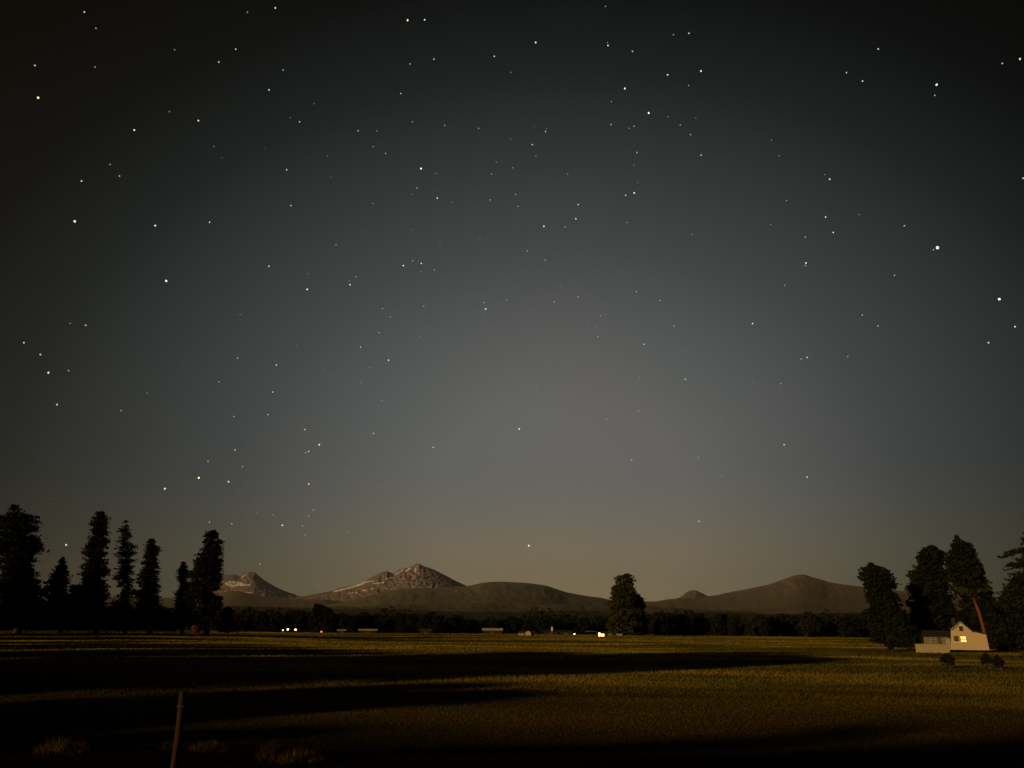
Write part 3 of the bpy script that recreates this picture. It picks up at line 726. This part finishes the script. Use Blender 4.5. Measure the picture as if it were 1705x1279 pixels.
# cabin with the two warm windows
r_, f_ = barn('cabin', 'dark cabin with two glowing warm windows under the lone trees', 992, 1012, 1051.2, 1053.4, 1060, 420, M['shingle'], M['dwall'], 'cabin', 7)
for (xa, xb, ya, yb_) in ((996.6, 999.6, 1053.8, 1059.6), (1001.2, 1005.8, 1055.6, 1059.4)):
    a = f_.uz(xa, yb_); b = f_.uz(xb, ya)
    w_ = MB().box(a[0]-.1, b[0]+.1, -.09, -.07, a[1]-.1, b[1]+.1).build('window', M['dwall'], r_)
    MB().box(a[0], b[0], -.12, -.091, a[1], b[1]).build('pane', M['win2'], w_)
barn('shed', 'tiny pale shed just right of the glowing cabin', 1028, 1034.5, 1055.6, 1057, 1061, 415, M['pale'], M['pale'], 'shed', 2.2)
barn('shed', 'tiniest grey shed between the glowing cabin and the pale shed', 1014, 1017.5, 1055, 1057, 1060.5, 420, M['cream'], M['cream'], 'shed', 1.4)
def lamp(name, label, x, y, R, r, mat, group=None):
    f = Frame(x, R); root = empty(name, f.loc, f.rz); tag(root, label, 'lamp', group)
    u, z = f.uz(x, y); z = max(z, .6)
    MB().tube([(u, .3, -.3), (u, .3, z+.1)], [.09,.06], 6).tube([(u,.3,z+.1), (u,0,z+.35+r)], [.05,.05], 5).build('post', M['iron'], root)
    MB().tube([(u,0,z+r*.7), (u,0,z+r*1.25)], [r*1.1, r*.3], 8).build('hood', M['iron'], root)
    MB().sphere((u, 0, z), r, 10, 6, .9).build('bulb', mat, root)
GLm = 'three lamps glowing in a row at the far field edge'
lamp('yard_lamp', 'pale yellow lamp, the smallest and leftmost of the row of three', 471.2, 1049.4, 440, .34, M['lampg'], GLm)
lamp('yard_lamp', 'warm white lamp, the highest in the row of three', 479.3, 1048, 440, .50, M['lampy'], GLm)
lamp('yard_lamp', 'warm white lamp, the rightmost in the row of three', 492, 1048.6, 440, .50, M['lampy'], GLm)
lamp('signal_lamp', 'small red light glowing under the tall belt tree', 535.2, 1052, 440, .38, M['lampr'])
lamp('yard_lamp', 'single small white lamp between the black barn and the glowing cabin', 956.5, 1058, 430, .34, M['lampw'])

# thin pale rail fence behind the cabin
f = Frame(1035, 446)
fe = empty('fence', f.loc, f.rz); tag(fe, 'thin pale rail fence running behind the lone trees', 'fence')
a = f.uz(975, 1051.2); b = f.uz(1092, 1052.6)
MB().prism([(a[0], a[1]-.07), (b[0], b[1]-.07), (b[0], b[1]+.07), (a[0], a[1]+.07)], -.05, .05).build('rail', M['trim'], fe)
for i in range(15):
    t = i/14; x = a[0]+(b[0]-a[0])*t; z = a[1]+(b[1]-a[1])*t
    MB().box(x-.08, x+.08, -.13, -.053, -1.2, z+.12).build('post', M['post'], fe)

# weathered post in the near grass
p = ground(306, 1278); 
fp = Frame(304, math.hypot(p.x, p.y)*.93)
u, z = fp.uz(305, 1153)
pr = empty('fence_post', fp.loc, fp.rz); tag(pr, 'dim weathered wooden fence post in the near grass', 'post')
MB().tube([(u, 0, -.4), (u+.01, 0, z*.5), (u-.01, .01, z)], [.052,.05,.044], 9).build('shaft', M['post'], pr, True)
MB().tube([(u-.01-.058, -.02, z*.82), (u+.03, -.066, z*.82), (u+.055, 0, z*.82)], [.006]*3, 5).build('wire_loop', M['wire'], pr)

# dry golden brush at the bottom of the view
GG = 'golden dry brush clumps in the near grass'
def brush(label, px, py, wpx, hpx, seed):
    p = ground(px, py+hpx*.5)
    R = math.hypot(p.x, p.y)
    sc_ = R/F; W = wpx*sc_*.5; H = hpx*sc_
    root = empty('dry_bush', p, 0); tag(root, label, 'bush', GG)
    r = np.random.default_rng(seed); N = int(900)
    a = r.uniform(0, 2*math.pi, N); rad = np.sqrt(r.uniform(0, 1, N))*W
    x = np.cos(a)*rad; y = np.sin(a)*rad*.8; h = H*(1-.6*(rad/W)**2)*r.uniform(.5, 1.1, N)
    z0 = terr(x+p.x, y+p.y)-p.z
    w = r.uniform(.006, .014, N); t = r.uniform(0, 6.28, N); lx = x*.25+r.normal(0,.05,N); ly = y*.25+r.normal(0,.05,N)
    v = np.stack([np.stack([x-np.cos(t)*w, y-np.sin(t)*w, z0-.02], 1), np.stack([x+np.cos(t)*w, y+np.sin(t)*w, z0-.02], 1), np.stack([x+lx, y+ly, z0+h], 1)], 1).reshape(-1, 3)
    me = np_mesh('stalks', v, np.arange(len(v)).reshape(-1, 3)); link('stalks', me, root, M['gold'])
brush('widest golden brush clump, left of the near fence post', 100, 1246, 60, 26, 1)
brush('thin golden brush clump close behind the widest one', 150, 1243, 50, 14, 2)
brush('small round golden brush clump touching the left of the post', 278, 1243, 22, 16, 3)
brush('feathery golden brush clump just right of the near post', 345, 1245, 52, 20, 4)
brush('tall bright golden brush clump, middle of the near row', 449, 1254, 26, 34, 5)
brush('reddish gold brush clump beside the tall bright one', 500, 1262, 60, 26, 6)

# ---------------------------------------------------------------- stars
Z = 2.9912
stars = []
def S(ox, oy, zf, L):
    for s in L:
        stars.append((ox + s[0]/zf, oy + s[1]/zf, s[2], s[3] if len(s) > 3 else 'w'))
S(0,0,Z,[(420,60,2),(478,141,1),(1232,61,1),(1371,40,2.5,'y'),(174,326,2,'y'),(190,487,3.4,'o'),(473,334,1),(1174,245,2),(1090,309,2,'y'),(1410,349,1),(1340,448,2),(1564,517,.5),(844,556,1),(988,601,2.6,'y'),(669,648,2.8),(1492,607,1.7),(1446,586,.5),(1065,730,.5),(1323,738,.5),(1106,785,.5),(1632,777,.5),(548,819,1),(595,877,1.5),(406,902,2.3),(1428,846,2.2),(372,1103,3.4),(773,1124,2.6),(1044,1107,1.8),(1449,1024,1.8),(1673,1219,1),(870,248,.5),(1648,880,.5)])
S(570,0,Z,[(325,101,3.4,'o'),(410,99,2.8,'b'),(1310,32,1),(1649,173,1.5,'y'),(963,212,2.5),(1323,227,2),(1320,212,.5),(1445,256,1.8),(757,281,2.3,'o'),(456,295,2),(338,319,1.5),(1620,373,2.8,'o'),(1407,441,3.3,'o'),(291,466,1.8),(1340,506,1.3),(839,361,.5),(1526,563,3.4,'b'),(1621,582,.7),(349,607,1.5),(510,625,1.1),(679,640,1.3),(1338,621,1.3),(1453,629,1.3),(1428,639,.8),(1683,623,1.1),(79,652,1.6),(172,652,.8),(1012,656,1.4),(1016,641,.7),(957,625,.5),(154,730,1.2),(215,764,1.4),(946,721,1.7,'y'),(1467,760,1.5),(964,778,.7),(838,693,.6),(1453,822,.6),(766,807,.7),(849,836,.8),(743,867,1.1),(392,840,3.2),(461,865,.8),(473,862,.7),(1122,868,.9),(1472,909,.9),(1454,961,3),(1411,973,1.7,'y'),(372,937,1.5),(347,968,.6,'o'),(473,987,2.2),(548,1009,.5),(736,996,1.1),(863,968,1.1),(876,1028,1.2),(152,1013,1.1),(1175,1019,2.2),(1163,1090,3,'o'),(1004,1127,2.7),(1109,1131,1.2),(1419,1108,.8),(346,1144,.9),(487,1206,.6),(685,1187,.5),(921,1250,1.4)])
S(1135,0,Z,[(36,166,2.2,'y'),(96,354,2.8),(34,426,1.3),(979,244,2,'y'),(821,362,1.8),(901,404,2,'y'),(1597,316,1.9,'y'),(1685,294,2.5,'o'),(1270,422,4,'o'),(1261,475,1.6),(44,671,1.2),(97,773,1.7),(71,588,.5),(447,698,.7),(485,776,.8),(737,893,2.4),(712,870,.6),(522,999,1.3),(717,1081,2.2),(755,1158,2.2),(616,1181,1.3),(885,1069,.6),(444,1119,.7),(52,1168,1),(1109,1125,1.5),(1274,1234,5.5),(1254,1244,1.2),(1701,888,1.7)])
S(0,427,Z,[(828,122,3.6),(1339,49,2),(1534,87,.9),(1530,164,3),(350,333,.9),(427,343,1.9),(119,430,2),(201,489,2.1),(241,579,3),(342,569,1.5),(1196,290,.6),(1478,443,.9),(1183,507,1.5),(1376,541,1.9),(1611,559,.9),(1090,625,1),(733,681,1),(603,768,1.2),(284,738,1.9),(898,552,.4),(1359,676,1.7),(1164,797,1.6),(1334,788,1.7,'y'),(1519,862,1.9),(1590,938,2.6),(1537,972,2),(1521,978,1.3),(1171,964,1.7),(1036,1021,1.4),(1208,1047,1.2),(990,1103,3.8,'o'),(1138,1122,2.6),(1538,1134,2.9,'y'),(821,1157,2.9),(1560,1263,1),(1653,587,.5),(250,1206,.5)])
S(570,427,Z,[(304,46,3),(350,22,1),(393,35,2.8,'o'),(391,75,.9),(459,68,1.3),(69,102,1.4),(38,141,2.6),(35,120,.7),(705,230,1.3),(714,262,2.5),(707,288,.7),(818,216,1.2),(1010,19,1.3),(1087,149,.6),(1173,202,1.2),(1056,227,1.2),(1465,176,1.3),(1583,219,1.1),(1651,347,1.1),(200,260,1.2),(239,302,1),(406,248,1.1),(443,358,.8),(388,403,.8),(183,380,1.4),(91,452,1.9),(230,517,2.4),(1285,295,1.2),(1306,288,.8),(1264,346,.8),(1273,399,1.1),(1222,332,.6),(1502,438,1.8),(1426,558,.9),(1479,603,1.3),(94,628,1),(197,718,1.4),(968,649,1.1),(680,687,.6),(650,731,.8),(658,767,.5),(881,860,2.8,'b'),(1475,771,1.5),(1561,722,.6),(1316,810,1.6),(155,882,1.7),(452,951,1.8),(1440,1014,2.3),(180,1139,1.1),(232,1148,.6),(1571,1225,.9),(212,149,.5),(137,555,.6),(33,1008,.4)])
S(1135,427,Z,[(619,33,2.9),(616,46,1.2),(513,144,1.3),(1060,94,1.6),(1582,213,3.8),(1660,350,1.9),(1528,430,2.2,'y'),(353,335,2.4),(900,292,1.3),(978,346,1.6),(22,474,.7),(625,503,2),(595,511,1),(827,499,1.2),(18,612,2.1),(352,622,.9),(493,634,1.4),(152,679,.8),(192,831,.6),(302,879,.5),(510,938,1.7),(84,1000,1.5),(200,1095,1.2),(625,1099,2),(1005,1207,.4)])
S(200,720,Z,[(445,447,1.4),(556,455,1.6),(681,398,1.1),(761,411,1.1),(808,463,2.4),(962,387,1),(938,418,1),(908,465,1.2),(843,499,.7),(921,511,1.1),(1134,497,1.2),(1632,544,1.1),(696,656,1.5),(1139,131,.5),(1133,187,.5)])
stars += [(110.3,907.3,3,'y'),(529.2,975.3,1.4,'w'),(880.4,908.8,3.4,'w'),(1164,868,2,'w'),(1116.6,950.5,1.3,'w'),(1449,939.5,2.8,'w'),(1330.5,873.5,.6,'w'),(1150.5,964.8,.3,'w'),(815,860,.7,'w'),(746,901.5,.9,'w')]
SC = {'w': (1, .97, .90), 'y': (1, .88, .55), 'o': (1, .74, .45), 'b': (.80, .95, 1)}
DST = 90000.0
star_mats = {}
def smat(c, m):
    lv = min(6, max(0, int(round(m*1.5))))
    k = (c, lv)
    if k not in star_mats:
        s = [.27, .40, .56, .82, 1.15, 1.6, 2.4][lv]
        mm = glow('starlight_%s_%d' % (c, lv), SC[c], s*1.0)
        mm.cycles.emission_sampling = 'NONE'; star_mats[k] = mm
    return star_mats[k]
star_me = {}
for r_lv in range(0, 7):
    pass
NAMED = {(1561,412): 'brightest white star, low on the right half of the sky', (1559,141): 'bright orange white star high in the upper right of the sky', (331,796): 'orange star above the right end of the left trees',
 (63,163): 'orange star near the upper left corner of the sky', (678,34): 'orange white star, left of the close pair at the top middle', (707,33): 'bluish star, right of the close pair at the top middle',
 (277,468): 'bright white star alone on the left half of the sky', (880,909): 'bright white star low over the broad forested hill', (865,714): 'bluish star in the middle of the sky above the hill',
 (1080,188): 'bluish bright star right of the top middle of the sky', (1664,498): 'bright white star close to the right edge of the sky', (110,907): 'yellowish star between the left trees just over the small pointed tree',
 (1449,939): 'white star touching the top of the round headed tree', (124,369): 'bright white star near the left edge, the upper of the bright ones', (81,621): 'white star near the left edge at mid height',
 (701,281): 'bright white star in the upper middle, alone in a dark gap', (275,814): 'white star just left below the orange star over the left trees', (432,940): 'small white star just over the left rocky peak', (529,975): 'tiny star resting over the saddle between the two rocky peaks'}
def star_label(x, y, m, c):
    for (nx, ny), l in NAMED.items():
        if abs(nx-x) < 4 and abs(ny-y) < 4: return l, None
    col = {'w': 'white', 'y': 'yellowish', 'o': 'orange', 'b': 'bluish'}[c]
    size = 'bright' if m >= 2.5 else 'small' if m >= 1.3 else 'faint'
    hx = 'left' if x < 570 else 'middle' if x < 1140 else 'right'
    hy = 'top' if y < 300 else 'upper' if y < 560 else 'lower' if y < 780 else 'lowest'
    l = '%s %s star in the %s %s part of the night sky' % (size, col, hy, hx)
    return l, '%s %s stars of the %s %s sky' % (size, col, hy, hx)
for (x, y, m, c) in stars[:300]:
    d = ray(x, y)
    r = (0.46 + .235*m)/F*DST
    key = (c, round(m*1.5))
    if key not in star_me:
        mb = MB().sphere((0,0,0), 1.0, 8, 6)
        me = bpy.data.meshes.new('star'); me.from_pydata(mb.v, [], mb.f); me.materials.append(smat(c, m)); star_me[key] = me
    o = bpy.data.objects.new('star', star_me[key]); COL.objects.link(o)
    o.location = CAM + d*DST; o.scale = (r*random.uniform(.8,1.15), r*random.uniform(.8,1.15), r*random.uniform(.9,1.35)); o.rotation_euler = (random.uniform(-.5,.5), random.uniform(-.6,.6), 0)
    l, g = star_label(x, y, m, c); tag(o, l, 'star', g)
print('stars', len(stars))

# ---------------------------------------------------------------- haze
hz = MB().box(-42000, 42000, -3000, 36000, -2.0, 2450).build('haze')
hm = bpy.data.materials.new('haze'); hm.use_nodes = True; nt = hm.node_tree; nt.nodes.clear()
out = nt.nodes.new('ShaderNodeOutputMaterial'); pv = nt.nodes.new('ShaderNodeVolumePrincipled')
pv.inputs['Color'].default_value = (.95,.95,.95,1); pv.inputs['Density'].default_value = 1.25e-5; pv.inputs['Anisotropy'].default_value = .62
nt.links.new(pv.outputs[0], out.inputs['Volume']); hz.data.materials.append(hm)
tag(hz, 'thin night haze over the whole valley', 'haze', None, 'stuff')
hz.display_type = 'WIRE'

# ---------------------------------------------------------------- world: night sky with a glow over the mountains
w = bpy.data.worlds.new('World'); sc.world = w; w.use_nodes = True
nt = w.node_tree; bg = nt.nodes['Background']
tc = nt.nodes.new('ShaderNodeTexCoord')
g = ray(935, 850)
SQ = (.84, 1.0, 1.04)
sm = nt.nodes.new('ShaderNodeVectorMath'); sm.operation = 'MULTIPLY'; sm.inputs[1].default_value = SQ
nm = nt.nodes.new('ShaderNodeVectorMath'); nm.operation = 'NORMALIZE'
nt.links.new(tc.outputs['Generated'], sm.inputs[0]); nt.links.new(sm.outputs[0], nm.inputs[0])
g = Vector((g.x*SQ[0], g.y*SQ[1], g.z*SQ[2])).normalized()
dp = nt.nodes.new('ShaderNodeVectorMath'); dp.operation = 'DOT_PRODUCT'; dp.inputs[1].default_value = g
nt.links.new(nm.outputs[0], dp.inputs[0])
ac = nt.nodes.new('ShaderNodeMath'); ac.operation = 'ARCCOSINE'; nt.links.new(dp.outputs['Value'], ac.inputs[0])
mr = nt.nodes.new('ShaderNodeMapRange'); mr.inputs['From Min'].default_value = 0; mr.inputs['From Max'].default_value = R2D(60)
nt.links.new(ac.outputs[0], mr.inputs['Value'])
def lin(c): return tuple(((v/255)/12.92 if v/255 <= .04045 else ((v/255+.055)/1.055)**2.4) for v in c)
ramp = nt.nodes.new('ShaderNodeValToRGB'); el = ramp.color_ramp.elements
stops = [(0,(107,105,101)),(8,(103,101,98)),(14,(86,88,87)),(20,(66,70,70)),(26,(49,53,53)),(32,(27,32,32)),(38,(8,11,12)),(44,(1,2,2)),(52,(0,0,0)),(60,(0,0,0))]
el[0].position = 0; el[0].color = (*lin(stops[0][1]), 1); el[1].position = 1; el[1].color = (*lin(stops[-1][1]), 1)
for a_, c_ in stops[1:-1]:
    e = el.new(a_/60); e.color = (*lin(c_), 1)
nt.links.new(mr.outputs[0], ramp.inputs[0])
# warm band near the horizon
sx = nt.nodes.new('ShaderNodeSeparateXYZ'); nt.links.new(tc.outputs['Generated'], sx.inputs[0])
m2 = nt.nodes.new('ShaderNodeMapRange'); m2.inputs['From Min'].default_value = 0.0; m2.inputs['From Max'].default_value = .20
m2.inputs['To Min'].default_value = 1; m2.inputs['To Max'].default_value = 0; m2.interpolation_type = 'SMOOTHSTEP'
nt.links.new(sx.outputs['Z'], m2.inputs['Value'])
mx = nt.nodes.new('ShaderNodeMix'); mx.data_type = 'RGBA'; mx.blend_type = 'MULTIPLY'; mx.inputs['B'].default_value = (1.85, 1.42, .78, 1)
nt.links.new(m2.outputs[0], mx.inputs['Factor']); nt.links.new(ramp.outputs[0], mx.inputs['A'])
# faint blotches of airglow
n = nt.nodes.new('ShaderNodeTexNoise'); n.inputs['Scale'].default_value = 3.2; n.inputs['Detail'].default_value = 3
nt.links.new(tc.outputs['Generated'], n.inputs['Vector'])
hs = nt.nodes.new('ShaderNodeMix'); hs.data_type = 'RGBA'; hs.inputs['A'].default_value = (.88,1.02,1.02,1); hs.inputs['B'].default_value = (1.10,1.0,1.0,1)
nt.links.new(n.outputs['Fac'], hs.inputs['Factor'])
m3 = nt.nodes.new('ShaderNodeMix'); m3.data_type = 'RGBA'; m3.blend_type = 'MULTIPLY'; m3.inputs['Factor'].default_value = 1
nt.links.new(mx.outputs['Result'], m3.inputs['A']); nt.links.new(hs.outputs['Result'], m3.inputs['B'])
nt.links.new(m3.outputs['Result'], bg.inputs['Color']); bg.inputs['Strength'].default_value = 1.0

# ---------------------------------------------------------------- moon
ml = bpy.data.lights.new('moon', 'SUN'); ml.energy = 3.0; ml.angle = R2D(1.2); ml.color = (1, .73, .38)
mo = bpy.data.objects.new('moon', ml); COL.objects.link(mo)
elev = R2D(12); hd = Vector((.77, .64, 0)).normalized()
dirv = Vector((hd.x*math.cos(elev), hd.y*math.cos(elev), -math.sin(elev)))
mo.rotation_euler = dirv.to_track_quat('-Z', 'Y').to_euler()
mo.location = (-60, -50, 40)

# ---------------------------------------------------------------- camera
cd = bpy.data.cameras.new('camera'); cam = bpy.data.objects.new('camera', cd); COL.objects.link(cam)
cam.matrix_world = Matrix.Translation(CAM) @ RM.to_4x4()
cd.sensor_width = 36; cd.lens = 36*F/1705; cd.clip_start = .1; cd.clip_end = 200000
sc.camera = cam
sc.view_settings.view_transform = 'Standard'; sc.view_settings.look = 'None'; sc.view_settings.exposure = 0; sc.view_settings.gamma = 1
sc.cycles.volume_bounces = 0; sc.cycles.max_bounces = 4
sc.cycles.use_denoising = True
